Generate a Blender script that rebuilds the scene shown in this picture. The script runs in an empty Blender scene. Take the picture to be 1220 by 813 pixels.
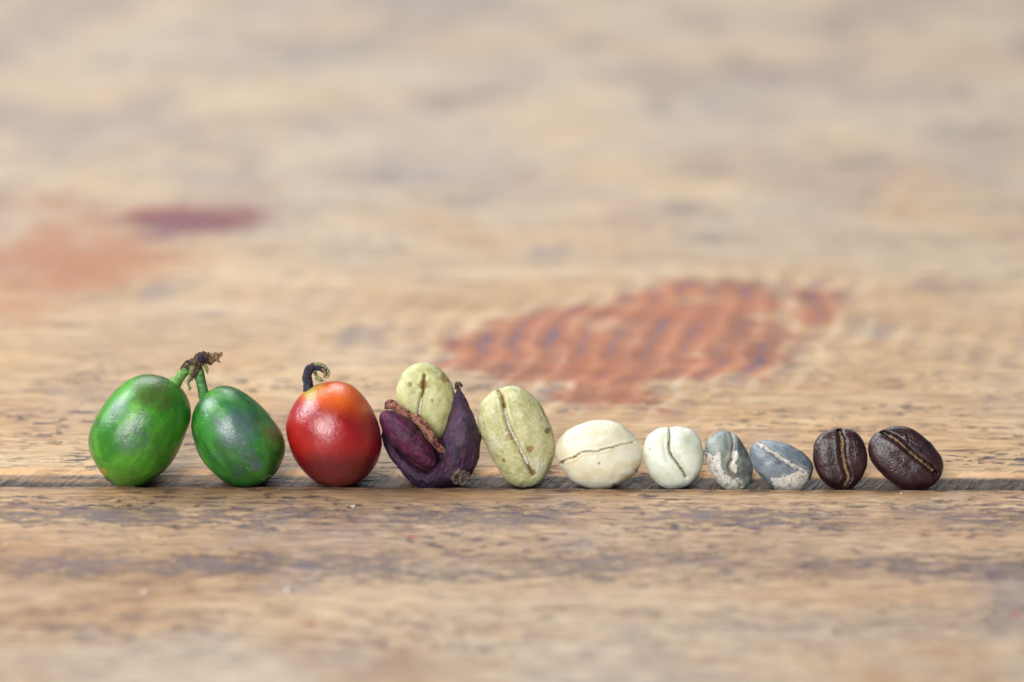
import bpy, math, random
import numpy as np
from mathutils import Vector, Matrix

random.seed(7)
S = bpy.context.scene
COL = S.collection
MM = 0.001
PW, PH = 1220.0, 813.0            # the photograph's frame, used to measure sizes on the real things

# ------------------------------------------------------------------ camera
LENS, SENS = 100.0, 36.0
FPX = (PW / 2) / (SENS / 2 / LENS)
PITCH, ROLL, ROWDIST = math.radians(18.0), math.radians(0.19), 385.0
fwd = np.array([0, math.cos(PITCH), -math.sin(PITCH)])
R0 = np.array([1.0, 0, 0])
U0 = np.cross(R0, fwd)
Rv = R0 * math.cos(ROLL) + U0 * math.sin(ROLL)
Uv = -R0 * math.sin(ROLL) + U0 * math.cos(ROLL)
Bv = -fwd


def ray(px, py):
    return fwd + Rv * ((px - PW / 2) / FPX) + Uv * ((PH / 2 - py) / FPX)


CAM = -ray(610, 583) * ROWDIST    # mm; the front plank's edge in the middle of the row is the origin
cd = bpy.data.cameras.new('camera')
cam = bpy.data.objects.new('camera', cd)
COL.objects.link(cam)
M = Matrix.Identity(4)
for i in range(3):
    M[i][0], M[i][1], M[i][2], M[i][3] = Rv[i], Uv[i], Bv[i], CAM[i] * MM
cam.matrix_world = M
cd.lens, cd.sensor_width, cd.sensor_fit = LENS, SENS, 'HORIZONTAL'
cd.clip_start, cd.clip_end = 0.01, 50
cd.dof.use_dof = True
cd.dof.focus_distance = (ROWDIST + 4.0) * MM
cd.dof.aperture_fstop = 10.3
S.camera = cam

# ------------------------------------------------------------------ light
W = bpy.data.worlds.new('World')
S.world = W
W.use_nodes = True
W.node_tree.nodes['Background'].inputs[0].default_value = (0.80, 0.90, 1.0, 1)
W.node_tree.nodes['Background'].inputs[1].default_value = 0.13


def area(name, loc, target, sx, sy, power, color):
    l = bpy.data.lights.new(name, 'AREA')
    l.shape, l.size, l.size_y, l.energy, l.color = 'RECTANGLE', sx, sy, power, color
    o = bpy.data.objects.new(name, l)
    COL.objects.link(o)
    o.location = loc
    o.rotation_euler = (Vector(target) - Vector(loc)).to_track_quat('-Z', 'Y').to_euler()
    return o


area('window_light', (-0.42, -0.95, 0.66), (0, 0, 0), 0.62, 0.55, 15, (1.0, 0.98, 0.96))
area('side_window_light', (-1.1, 0.35, 0.9), (0, 0, 0), 0.6, 0.6, 17, (0.9, 0.95, 1.0))
area('back_window_light', (-0.2, 1.2, 1.2), (0, 0.1, 0), 1.2, 0.7, 15, (0.92, 0.96, 1.0))
S.view_settings.view_transform = 'Standard'
S.view_settings.look = 'None'
S.view_settings.exposure = 0.14
S.view_settings.gamma = 1.0
S.render.engine = 'CYCLES'
S.cycles.use_denoising = True
S.cycles.max_bounces = 6


# ------------------------------------------------------------------ numeric helpers
def lin(r, g, b):
    f = lambda c: (c / 255 / 12.92) if c / 255 <= 0.04045 else ((c / 255 + 0.055) / 1.055) ** 2.4
    return (f(r), f(g), f(b), 1.0)


def hash3(i, j, k, seed):
    h = (i * 374761393 + j * 668265263 + k * 2147483647 + seed * 144665) & 0xffffffff
    h = ((h ^ (h >> 13)) * 1274126177) & 0xffffffff
    h = h ^ (h >> 16)
    return (h & 0xffff) / 32767.5 - 1.0


def vnoise(p, seed=0):
    p = np.asarray(p, float)
    i = np.floor(p).astype(np.int64)
    f = p - i
    f = f * f * f * (f * (f * 6 - 15) + 10)
    r = 0
    for dx in (0, 1):
        for dy in (0, 1):
            for dz in (0, 1):
                w = (f[:, 0] if dx else 1 - f[:, 0]) * (f[:, 1] if dy else 1 - f[:, 1]) * (f[:, 2] if dz else 1 - f[:, 2])
                r = r + w * hash3(i[:, 0] + dx, i[:, 1] + dy, i[:, 2] + dz, seed)
    return r


def fbm(p, oct=3, seed=0):
    p = np.asarray(p, float)
    r, a, s = 0, 1.0, 0
    for o in range(oct):
        r = r + a * vnoise(p * 2 ** o + 17.3 * o, seed + o)
        s += a
        a *= 0.5
    return r / s


def n1(x, seed=0, oct=3):
    x = np.asarray(x, float)
    return fbm(np.stack([x, x * 0 + 0.37, x * 0 + 0.71], 1), oct, seed)


def sstep(a, b, x):
    t = np.clip((x - a) / (b - a), 0, 1)
    return t * t * (3 - 2 * t)


def catmull(P, n):
    P = np.asarray(P, float)
    A = np.vstack([2 * P[0] - P[1], P, 2 * P[-1] - P[-2]])
    t = np.linspace(0, len(P) - 1 - 1e-6, n)
    k = t.astype(int)
    f = (t - k)[:, None]
    p0, p1, p2, p3 = A[k], A[k + 1], A[k + 2], A[k + 3]
    return 0.5 * (2 * p1 + (p2 - p0) * f + (2 * p0 - 5 * p1 + 4 * p2 - p3) * f ** 2 + (3 * p1 - p0 - 3 * p2 + p3) * f ** 3)


def polydist(uv, path):
    """distance to a polyline and how far along it (0..1) the nearest point is"""
    best = np.full(len(uv), 1e9)
    along = np.zeros(len(uv))
    side = np.zeros(len(uv))
    n = len(path) - 1
    for i in range(n):
        a, b = path[i], path[i + 1]
        ab = b - a
        t = np.clip(((uv - a) @ ab) / (ab @ ab + 1e-12), 0, 1)
        q = uv - a - t[:, None] * ab
        d = np.hypot(q[:, 0], q[:, 1])
        m = d < best
        best[m] = d[m]
        along[m] = ((i + t) / n)[m]
        side[m] = np.sign(ab[0] * q[:, 1] - ab[1] * q[:, 0])[m]
    return best, along, side


def zpts(pts, sc, ox, oy):
    return np.array([[x / sc + ox, y / sc + oy] for x, y in pts])


# ------------------------------------------------------------------ mesh helpers (photo px: u right, v up, w towards the viewer)
def sphere_faces(seg, rings):
    """vertex 0 = front pole, then rings of seg, last = back pole"""
    F = []
    j = np.arange(seg)
    j2 = (j + 1) % seg
    F.append(np.stack([0 * j, 1 + j, 1 + j2, 1 + j2], 1))
    for r in range(rings - 1):
        a, b = 1 + r * seg, 1 + (r + 1) * seg
        F.append(np.stack([a + j, b + j, b + j2, a + j2], 1))
    a, last = 1 + (rings - 1) * seg, 1 + rings * seg
    F.append(np.stack([a + j, last + 0 * j, a + j2, a + j2], 1))
    F = [list(dict.fromkeys(q)) for blk in F for q in blk.tolist()]
    return F


class Body:
    """closed solid whose cross-section facing the viewer has the traced outline, with its own depth front and back"""

    def __init__(s, outline, df, db, seg=300, nf=100, nb=26, flat=2.0, harm=9, axis=None, centre=None, backflat=2.0):
        O = np.asarray(outline, float)
        s.c = O.mean(0) if centre is None else np.array(centre, float)
        if centre is None:
            s.c = (O.max(0) + O.min(0)) / 2
        d = O - s.c
        d[:, 1] *= -1
        th = np.arctan2(d[:, 1], d[:, 0])
        rr = np.hypot(d[:, 0], d[:, 1])
        o = np.argsort(th)
        T = np.linspace(-math.pi, math.pi, 512, endpoint=False)
        R = np.interp(T, np.r_[th[o] - 2 * math.pi, th[o], th[o] + 2 * math.pi], np.r_[rr[o], rr[o], rr[o]])
        f = np.fft.rfft(R)
        f[harm + 1:] = 0
        R = np.fft.irfft(f, 512)
        th = np.linspace(-math.pi, math.pi, seg, endpoint=False)
        Rt = np.interp(th, np.r_[T, math.pi], np.r_[R, R[0]])
        ph = np.r_[np.linspace(0, math.pi / 2, nf + 1)[1:], np.linspace(math.pi / 2, math.pi, nb + 1)[1:-1]]
        V = [[0, 0, df]]
        rho = np.sin(ph)
        for p, r in zip(ph, rho):
            e = flat if p <= math.pi / 2 else backflat
            w = max(0.0, 1 - r ** e) ** 0.5
            w = w * df if p <= math.pi / 2 else -w * db
            V.append(np.stack([r * Rt * np.cos(th), r * Rt * np.sin(th), 0 * th + w], 1))
        s.V = np.vstack([np.array(V[0])[None]] + V[1:] + [np.array([[0, 0, -db]])])
        s.F = sphere_faces(seg, len(ph))
        s.df, s.db = df, db
        s.attr = {}
        ax = math.radians(axis if axis is not None else 90)     # direction of the long axis in the outline plane
        ca, sa = math.cos(ax), math.sin(ax)
        s.axis_of = lambda V: np.stack([V[:, 0] * sa - V[:, 1] * ca, V[:, 0] * ca + V[:, 1] * sa, V[:, 2]], 1)
        s.front = sstep(-0.1, 0.25, s.V[:, 2] / df)
        s.dirn = s.V / (np.linalg.norm(s.V, axis=1)[:, None] + 1e-9)

    def loc(s, pts):
        p = np.asarray(pts, float) - s.c
        p[:, 1] *= -1
        return p

    def lump(s, amp, size, seed, oct=2):
        s.V = s.V + s.dirn * (fbm(s.V / size + seed * 7.7, oct, seed) * amp)[:, None]

    def crease(s, pts, depth, width, lip=0.0, lipw=2.2, wob=0.4, seed=3, ends=0.06, open0=False):
        path = catmull(s.loc(pts), 60)
        s.path = path
        d, t, side = polydist(s.V[:, :2] + wob * np.stack([fbm(s.V / 2.2, 2, seed), fbm(s.V / 2.2 + 9, 2, seed + 1)], 1), path)
        fade = (1.0 if open0 else sstep(0, ends, t)) * sstep(1, 1 - ends, t)
        fade = np.maximum(fade, 0.15 * (d < width * 2))
        wv = width * (0.75 + 0.5 * n1(t * 9, seed + 5))
        g = np.exp(-(d / wv) ** 2) * s.front
        s.V[:, 2] -= depth * g * fade
        s.V[:, 2] -= .5 * depth * np.exp(-(d / (4.6 * width)) ** 2) * s.front * sstep(0, .12, t + .06) * sstep(1, .88, t - .06)
        s.V[:, 2] += lip * np.exp(-((d - lipw * width) / (1.1 * width)) ** 2) * s.front * fade
        s.attr['groove'] = g * (0.35 + 0.65 * fade)
        s.t, s.d, s.side = t, d, side

    def blob(s, name, blobs):
        """own-colour patch mask made from round spots given in photo px"""
        m = np.zeros(len(s.V))
        for x, y, r, a in blobs:
            q = s.loc([[x, y]])[0]
            d = np.hypot(s.V[:, 0] - q[0], s.V[:, 1] - q[1])
            m = np.maximum(m, a * np.clip(1.5 - d / r, 0, 1) * (s.V[:, 2] > -s.db * 0.4))
        s.attr[name] = np.clip(m, 0, 1)

    def front_w(s, uv):
        """height of the front surface at a point"""
        m = s.V[:, 2] > -0.1 * s.db
        A = s.V[m]
        out = []
        for q in uv:
            i = np.argmin((A[:, 0] - q[0]) ** 2 + (A[:, 1] - q[1]) ** 2)
            out.append(A[i, 2])
        return np.array(out)


def sweep(P, n=60, seg=20, flat=1.0, rough=0.0, rsize=4.0, seed=0, cap=True, flute=0.0):
    """tube along points (u, v, w, radius); flat squashes it across its binormal"""
    C = catmull(P, n)
    X, r = C[:, :3], np.maximum(C[:, 3], 0.02)
    T = np.gradient(X, axis=0)
    T /= np.linalg.norm(T, axis=1)[:, None]
    nrm = np.cross(T[0], [0, 0, 1.0])
    if np.linalg.norm(nrm) < 0.1:
        nrm = np.cross(T[0], [0, 1.0, 0])
    N = []
    for t in T:
        nrm = nrm - t * (nrm @ t)
        nrm /= np.linalg.norm(nrm)
        N.append(nrm)
    N = np.array(N)
    Bn = np.cross(T, N)
    a = np.linspace(0, 2 * math.pi, seg, endpoint=False)
    V = X[:, None, :] + r[:, None, None] * (np.cos(a)[None, :, None] * N[:, None, :] + flat * np.sin(a)[None, :, None] * Bn[:, None, :])
    rad = (V - X[:, None, :]).reshape(-1, 3)
    if flute:
        tt = np.arange(n)[:, None] * .05
        fl = np.sin(3 * a[None] + 2 * n1(tt.ravel(), seed)[:, None]) * .6 + np.sin(7 * a[None] + 3 * n1(tt.ravel() + 9, seed)[:, None]) * .5
        rad2 = (V - X[:, None, :]) * (flute * fl)[:, :, None]
        V = V + rad2
    V = V.reshape(-1, 3)
    if rough:
        V = V + rad * (rough * fbm(V / rsize + seed, 3, seed))[:, None]
    F = []
    for i in range(n - 1):
        for j in range(seg):
            k = (j + 1) % seg
            F.append([i * seg + j, i * seg + k, (i + 1) * seg + k, (i + 1) * seg + j])
    if cap:
        V = np.vstack([V, X[0], X[-1]])
        c0, c1 = len(V) - 2, len(V) - 1
        for j in range(seg):
            k = (j + 1) % seg
            F.append([c0, k, j])
            F.append([c1, (n - 1) * seg + j, (n - 1) * seg + k])
    return V, F


def link_mesh(name, V, F, mat, parent=None, attrs=None, smooth=True):
    me = bpy.data.meshes.new(name)
    me.from_pydata((np.asarray(V) * MM).tolist(), [], F)
    me.update()
    if smooth:
        me.polygons.foreach_set('use_smooth', [True] * len(me.polygons))
    for k, a in (attrs or {}).items():
        a = np.asarray(a, np.float32)
        if a.ndim == 2:
            at = me.attributes.new(k, 'FLOAT_VECTOR', 'POINT')
            at.data.foreach_set('vector', a.ravel())
        else:
            at = me.attributes.new(k, 'FLOAT', 'POINT')
            at.data.foreach_set('value', a)
    me.materials.append(mat)
    o = bpy.data.objects.new(name, me)
    COL.objects.link(o)
    if parent:
        o.parent = parent
    return o


def describe(o, label, cat, group=None):
    o['label'] = label
    o['category'] = cat
    if group:
        o['group'] = group


def thing(name, label, cat, group=None):
    o = bpy.data.objects.new(name, None)
    o.empty_display_size = 0.004
    COL.objects.link(o)
    describe(o, label, cat, group)
    return o


# the joint the row stands in: front plank edge at Y=0, chamfer of the back plank from Y=1.1 to Y=6.3
def height(Y):
    return np.interp(Y, [-1, 0, 0.5, 1.1, 6.3, 7.0], [0, 0, -1.6, -2.3, 0.12, 0.3])


def place(V, c, depth):
    """px shape around photo point c -> mm in the world at a given distance from the camera"""
    k = depth / FPX
    return CAM + ray(c[0], c[1]) * depth + k * (V[:, :1] * Rv + V[:, 1:2] * Uv + V[:, 2:3] * Bv)


def settle(V, c, sink=0.04):
    """the distance at which the thing comes to rest in the joint"""
    lo, hi = 365.0, 400.0
    for _ in range(40):
        m = (lo + hi) / 2
        X = place(V, c, m)
        if np.min(X[:, 2] - height(X[:, 1])) > -sink:
            lo = m
        else:
            hi = m
    return lo


class Frame:
    """where a thing stands: photo point c at a depth; gives parts vertices local to the thing's base"""

    def __init__(s, root, c, depth, base=None):
        s.c, s.d, s.root = np.array(c, float), depth, root
        s.base = base

    def world(s, V, c=None):
        return place(V, s.c if c is None else c, s.d)

    def add(s, name, V, F, mat, parent=None, attrs=None, c=None):
        X = s.world(V, c)
        if s.base is None:
            i = np.argmin(X[:, 2])
            s.base = X[i].copy()
        s.root.location = tuple(s.base * MM)
        return link_mesh(name, X - s.base, F, mat, parent or s.root, attrs)

    def rel(s, pts):
        p = np.asarray(pts, float).copy()
        p[:, 0] -= s.c[0]
        p[:, 1] = s.c[1] - p[:, 1]
        return p


# ------------------------------------------------------------------ material helpers
class G:
    def __init__(s, name):
        s.m = bpy.data.materials.new(name)
        s.m.use_nodes = True
        s.t = s.m.node_tree
        s.p = s.t.nodes['Principled BSDF']

    def put(s, sock, v):
        if isinstance(v, bpy.types.NodeSocket):
            s.t.links.new(v, sock)
        elif isinstance(v, (tuple, list)):
            sock.default_value = v if len(v) == len(sock.default_value) else tuple(v)[:len(sock.default_value)]
        else:
            sock.default_value = v

    def n(s, typ, **k):
        x = s.t.nodes.new(typ)
        for a, b in k.items():
            setattr(x, a, b)
        return x

    def math(s, op, a, b=0.0, c=0.0, clamp=False):
        x = s.n('ShaderNodeMath', operation=op, use_clamp=clamp)
        for i, v in enumerate((a, b, c)):
            s.put(x.inputs[i], v)
        return x.outputs[0]

    def add(s, a, b): return s.math('ADD', a, b)
    def mul(s, a, b): return s.math('MULTIPLY', a, b)

    def scale(s, v, xyz, off=(0, 0, 0)):
        x = s.n('ShaderNodeVectorMath', operation='MULTIPLY_ADD')
        s.put(x.inputs[0], v)
        x.inputs[1].default_value = xyz
        x.inputs[2].default_value = off
        return x.outputs[0]

    def noise(s, v, xyz=(1, 1, 1), off=(0, 0, 0), detail=3, rough=0.55, dist=0.0):
        x = s.n('ShaderNodeTexNoise')
        s.put(x.inputs['Vector'], s.scale(v, xyz, off))
        x.inputs['Scale'].default_value = 1.0
        x.inputs['Detail'].default_value = detail
        x.inputs['Roughness'].default_value = rough
        x.inputs['Distortion'].default_value = dist
        return x.outputs[0]

    def voro(s, v, xyz=(1, 1, 1), feat='F1'):
        x = s.n('ShaderNodeTexVoronoi', feature=feat)
        s.put(x.inputs['Vector'], s.scale(v, xyz))
        x.inputs['Scale'].default_value = 1.0
        return x.outputs['Distance']

    def rng(s, v, a, b, c=0.0, d=1.0):
        x = s.n('ShaderNodeMapRange', interpolation_type='SMOOTHSTEP')
        s.put(x.inputs[0], v)
        for i, q in enumerate((a, b, c, d)):
            x.inputs[i + 1].default_value = q
        return x.outputs[0]

    def mix(s, f, a, b, mode='MIX'):
        x = s.n('ShaderNodeMix', data_type='RGBA', blend_type=mode)
        s.put(x.inputs[0], f)
        s.put(x.inputs[6], a)
        s.put(x.inputs[7], b)
        return x.outputs[2]

    def attr(s, name, vec=False):
        x = s.n('ShaderNodeAttribute', attribute_name=name)
        return x.outputs['Vector' if vec else 'Fac']

    def bump(s, h, dist, strength=1.0, normal=None):
        x = s.n('ShaderNodeBump')
        x.inputs['Strength'].default_value = strength
        x.inputs['Distance'].default_value = dist
        s.put(x.inputs['Height'], h)
        if normal is not None:
            s.put(x.inputs['Normal'], normal)
        return x.outputs[0]

    def out(s, color, rough, normal=None, spec=0.5, sss=0.0, sssr=(1, .5, .3), sscale=1.0, coat=0.0, coatr=0.3):
        i = s.p.inputs
        s.put(i['Base Color'], color)
        s.put(i['Roughness'], rough)
        s.put(i['Specular IOR Level'], spec)
        if normal is not None:
            s.put(i['Normal'], normal)
        if sss:
            i['Subsurface Weight'].default_value = sss
            i['Subsurface Radius'].default_value = sssr
            i['Subsurface Scale'].default_value = sscale * MM
        if coat:
            i['Coat Weight'].default_value = coat
            i['Coat Roughness'].default_value = coatr
        return s.m


# ------------------------------------------------------------------ the tabletop
def wood(name, front):
    g = G(name)
    P = g.n('ShaderNodeTexCoord').outputs['Object']
    P = g.scale(P, (1000, 1000, 1000), (0, 0, 31.0 if front else 0))     # mm, x along the grain
    sep = g.n('ShaderNodeSeparateXYZ')
    g.put(sep.inputs[0], P)
    X, Y = sep.outputs[0], sep.outputs[1]
    cham = g.attr('chamfer')
    warp = g.noise(P, (.02, .05, .05), (3, 1, 0), 2)
    broad = g.noise(P, (.018, .055, .05), (1, 7, 2), 4, .6, .3)
    grain = g.noise(P, (.05, .75, .6), (0, 3, 5), 4, .68, .6)
    fibre = g.noise(P, (.2, 2.1, 2), (8, 1, 1), 4, .65)
    if front:
        c0, c1, c2 = lin(142, 102, 64), lin(172, 132, 90), lin(196, 162, 120)
    else:
        c0, c1, c2 = lin(178, 134, 88), lin(200, 158, 108), lin(217, 184, 140)
    col = g.mix(g.rng(broad, .33, .52), c0, c1)
    col = g.mix(g.rng(broad, .5, .68), col, c2)
    grey = g.noise(P, (.02, .02, .05), (5, 2, 9), 3, .6)
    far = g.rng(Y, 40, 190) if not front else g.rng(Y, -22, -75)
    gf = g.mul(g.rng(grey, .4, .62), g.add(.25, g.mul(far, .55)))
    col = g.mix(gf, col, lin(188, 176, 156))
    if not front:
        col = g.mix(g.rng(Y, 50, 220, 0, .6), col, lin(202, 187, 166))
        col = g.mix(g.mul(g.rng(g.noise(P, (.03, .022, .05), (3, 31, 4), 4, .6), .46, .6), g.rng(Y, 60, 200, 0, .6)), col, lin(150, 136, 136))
    dull = g.noise(P, (.045, .04, .05), (2, 11, 4), 4, .62)
    col = g.mix(g.rng(dull, .52, .70, 0, .6), col, lin(108, 104, 114))
    col = g.mix(g.rng(g.noise(P, (.03, .09, .05), (22, 4, 1), 3), .56, .72, 0, .4), col, lin(190, 140, 92))
    # growth-line contrast
    col = g.mix(g.rng(grain, .35, .7, 0, .38), col, lin(122, 84, 54))
    col = g.mix(g.rng(fibre, .5, .72, 0, .55), col, lin(228, 202, 166))
    col = g.mix(g.rng(fibre, .5, .27, 0, .75), col, lin(112, 80, 58))
    # open pores: short dark dashes along the grain
    zone = g.rng(g.noise(P, (.03, .13, .1), (4, 4, 4), 3, .6), .42, .62)
    pore = g.noise(P, (.36, .95, 1), (0, 0, 3), 4, .6, .15)
    pores = g.mul(g.rng(pore, .558, .60), g.add(.15, g.mul(zone, .85)))
    if front:
        pores = g.mul(pores, g.rng(Y, -45, -12, .12, 1))
    else:
        pores = g.mul(pores, g.rng(Y, 75, 30, .15, 1))
    pore2 = g.noise(P, (.10, 1.0, 1), (9, 2, 3), 3, .55, .3)
    lines = g.mul(g.rng(pore2, .60, .67), g.rng(g.noise(P, (.02, .08, .1), (1, 14, 4), 2), .45, .6))
    ink = lin(46, 40, 56)
    col = g.mix(g.mul(pores, .92), col, ink)
    col = g.mix(g.mul(lines, .75), col, ink)
    # saw marks: long shallow arcs that cross the grain
    q = g.add(g.add(X, g.mul(Y, -.22)), g.mul(g.math('POWER', g.math('ABSOLUTE', g.add(Y, -70.0)), 2.0), .0022))
    q = g.add(q, g.add(g.mul(warp, 14.0), g.mul(g.noise(P, (.09, .04, .05), (13, 1, 0), 2), 2.5)))
    saw = g.math('SINE', g.mul(q, 2 * math.pi / (5.6 if not front else 7.5)))
    sawm = g.rng(g.noise(P, (.022, .035, .05), (7, 5, 3), 3), .46, .66)
    if front:
        sawm = g.mul(sawm, .25)
    else:
        sawm = g.math('MAXIMUM', g.mul(g.mul(sawm, .5), g.mul(g.rng(Y, 26, 42), g.rng(Y, 160, 70))), g.mul(g.mul(g.rng(g.attr('paint'), -12, 5), .9), g.rng(g.noise(P, (.05, .05, .05), (17, 5, 3), 3), .3, .55)), clamp=True)
    trough = g.mul(g.rng(g.add(saw, g.mul(g.add(grain, -.5), 1.6)), .35, 1.0), sawm)
    ridge = g.mul(g.rng(saw, -.2, -1.0), sawm)
    col = g.mix(g.mul(ridge, g.add(.25, g.mul(g.rng(g.attr('paint'), -14, -2), .3)) if not front else .25), col, lin(228, 206, 176))
    col = g.mix(g.mul(trough, .45), col, lin(120, 110, 118))
    h = g.add(g.mul(saw, g.mul(sawm, -.10)), g.add(g.mul(grain, .25), g.mul(fibre, .12)))
    h = g.add(h, g.add(g.mul(pores, -.35), g.mul(lines, -.3)))
    if not front:
        # what is left of an old coat of red paint
        edge = g.add(g.mul(g.noise(P, (.10, .13, .1), (3, 3, 8), 4, .68), 22), -11)
        pm = g.add(g.attr('paint'), edge)
        paint = g.rng(pm, -2.2, 2.6)
        worn = g.noise(P, (.05, .16, .1), (13, 3, 8), 4, .6)
        paint = g.mul(paint, g.rng(worn, .30, .48, .25, 1))
        pc = g.mix(g.rng(g.noise(P, (.06, .13, .1), (31, 3, 8), 3), .4, .65), lin(168, 90, 46), lin(138, 72, 42))
        pc = g.mix(g.rng(grain, .5, .72, 0, .5), pc, lin(104, 52, 44))
        pc = g.mix(g.mul(g.rng(g.add(saw, g.mul(g.add(worn, -.5), 3.0)), .3, 1.2), g.rng(g.noise(P, (.035, .07, .1), (41, 3, 8), 3, .6), .38, .62, .06, .72)), pc, lin(76, 64, 98))
        pc = g.mix(g.mul(ridge, .3), pc, lin(206, 128, 92))
        col = g.mix(g.mul(paint, .86), col, pc)
        p2 = g.add(g.attr('stain'), g.mul(edge, 1.5))
        col = g.mix(g.mul(g.rng(p2, -12, 10, 0, .75), g.rng(g.noise(P, (.035, .05, .1), (3, 44, 8), 4, .65), .38, .6, .12, 1)), col, lin(166, 98, 60))
        p3 = g.add(g.attr('smear'), edge)
        col = g.mix(g.rng(p3, -7, 3, 0, .9), col, g.mix(g.rng(broad, .4, .6), lin(128, 48, 44), lin(88, 54, 80)))
        # weathered grey wood with torn fibres on the chamfer, the groove's shade painted in
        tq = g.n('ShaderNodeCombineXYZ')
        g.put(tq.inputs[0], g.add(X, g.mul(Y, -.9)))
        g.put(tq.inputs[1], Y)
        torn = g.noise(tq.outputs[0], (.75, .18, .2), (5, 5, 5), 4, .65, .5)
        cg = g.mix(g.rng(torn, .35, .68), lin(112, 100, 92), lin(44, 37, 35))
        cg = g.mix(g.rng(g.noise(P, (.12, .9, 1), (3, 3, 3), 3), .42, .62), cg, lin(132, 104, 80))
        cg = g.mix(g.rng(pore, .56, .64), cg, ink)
        cg = g.mix(g.mul(g.rng(g.add(X, g.mul(g.noise(P, (.05, .2, .2), (6, 6, 6), 3), 60)), -20, 40), .85), cg, lin(42, 35, 33))  # painted shade: darker to the right, where the beans stand
        cg = g.mix(g.rng(cham, .62, .86, 0, .9), cg, lin(36, 29, 27))  # painted shade deepening down into the groove
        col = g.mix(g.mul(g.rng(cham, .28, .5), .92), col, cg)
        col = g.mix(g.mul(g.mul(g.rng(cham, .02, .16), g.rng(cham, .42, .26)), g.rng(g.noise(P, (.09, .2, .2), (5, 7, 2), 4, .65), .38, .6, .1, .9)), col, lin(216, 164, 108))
        h = g.add(h, g.mul(g.mul(torn, cham), -.9))
    else:
        # bands of dark blue-black scuffing
        sc = g.noise(P, (.38, 1.0, .5), (2, 2, 2), 5, .68, .1)
        band = lambda c, w: g.math('POWER', 2.718, g.mul(g.math('POWER', g.math('ABSOLUTE', g.mul(g.add(Y, -c), 1 / w)), 2.0), -1.0))
        bm = g.math('MAXIMUM', g.math('MAXIMUM', band(-10, 5), g.mul(band(-27, 5.0), .95)), g.mul(band(-48, 9), .42), clamp=True)
        far2 = g.noise(P, (.03, .11, .1), (5, 1, 1), 3, .6)
        sm = g.rng(g.add(g.mul(sc, 1.0), g.add(g.mul(bm, .20), g.mul(far2, .26))), .74, .85)
        sm = g.mul(sm, g.rng(bm, .02, .3, .25, 1))
        sm = g.mul(sm, g.rng(g.noise(P, (.05, .12, .1), (15, 1, 6), 3, .6), .36, .54, .3, 1))
        col = g.mix(g.mul(sm, .7), col, g.mix(g.rng(sc, .5, .7), lin(96, 82, 88), lin(42, 46, 76)))
        col = g.mix(g.mul(g.mul(g.rng(Y, -7, -1), g.math('SUBTRACT', .75, g.math('MAXIMUM', pores, g.mul(grain, .7)))), g.rng(g.noise(P, (.05, .3, .2), (5, 7, 2), 4, .65), .38, .6, .1, .8)), col, lin(164, 116, 70))
        fl = g.voro(P, (.045, .06, .01))
        col = g.mix(g.mul(g.rng(fl, .045, .02), .8), col, lin(160, 62, 44))
        h = g.add(h, g.mul(sm, -.2))
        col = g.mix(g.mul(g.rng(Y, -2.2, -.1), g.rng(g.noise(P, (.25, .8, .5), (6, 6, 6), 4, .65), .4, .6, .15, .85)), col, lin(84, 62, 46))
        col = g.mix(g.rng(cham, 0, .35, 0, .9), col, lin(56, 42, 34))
    nrm = g.bump(h, .8 * MM, .85)
    rough = g.add(.40, g.mul(g.noise(P, (.06, .3, .2), (9, 9, 1), 3), .22))
    return g.out(col, rough, nrm, spec=.5)


def table_point(px, py):
    r = ray(px, py)
    t = -CAM[2] / r[2]
    return (CAM + r * t)[:2]


def poly_sdf(XY, poly):
    d, _, _ = polydist(XY, np.vstack([poly, poly[:1]]))
    inside = np.zeros(len(XY), bool)
    n = len(poly)
    for i in range(n):
        a, b = poly[i], poly[(i + 1) % n]
        c = (a[1] > XY[:, 1]) != (b[1] > XY[:, 1])
        xi = (b[0] - a[0]) * (XY[:, 1] - a[1]) / (b[1] - a[1] + 1e-12) + a[0]
        inside ^= c & (XY[:, 0] < xi)
    return np.where(inside, d, -d)


def grid_plank(name, rows, cols, zfun, mat, parent, attrfun):
    """rows: list of (Y function of x, z function of x, y, chamfer) from one long edge to the other"""
    nx = len(cols)
    V, ch = [], []
    for Yf, zf, c in rows:
        y = Yf(cols)
        V.append(np.stack([cols, y, zf(cols, y)], 1))
        ch.append(np.full(nx, c))
    V = np.vstack(V)
    ch = np.concatenate(ch)
    F = []
    for r in range(len(rows) - 1):
        a = r * nx
        for i in range(nx - 1):
            F.append([a + i, a + i + 1, a + nx + i + 1, a + nx + i])
    # close the ends and the underside
    nr = len(rows)
    F.append([0] + [r * nx for r in range(nr - 1, 0, -1)][::-1][::-1])
    F.append([r * nx + nx - 1 for r in range(nr)])
    F.append([0, nx - 1, (nr - 1) * nx + nx - 1, (nr - 1) * nx][::-1])
    at = {'chamfer': ch}
    at.update(attrfun(V))
    o = link_mesh(name, V, F, mat, parent, at)
    return o


cols = np.r_[np.arange(-420, -110, 10), np.arange(-110, -84, 2), np.arange(-84, 84, .42), np.arange(84, 110, 2), np.arange(110, 421, 10)]
tab = bpy.data.objects.new('tabletop', None)
COL.objects.link(tab)
tab['kind'] = 'structure'
tab['label'] = 'worn wooden table of wide planks with old red paint'

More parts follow.
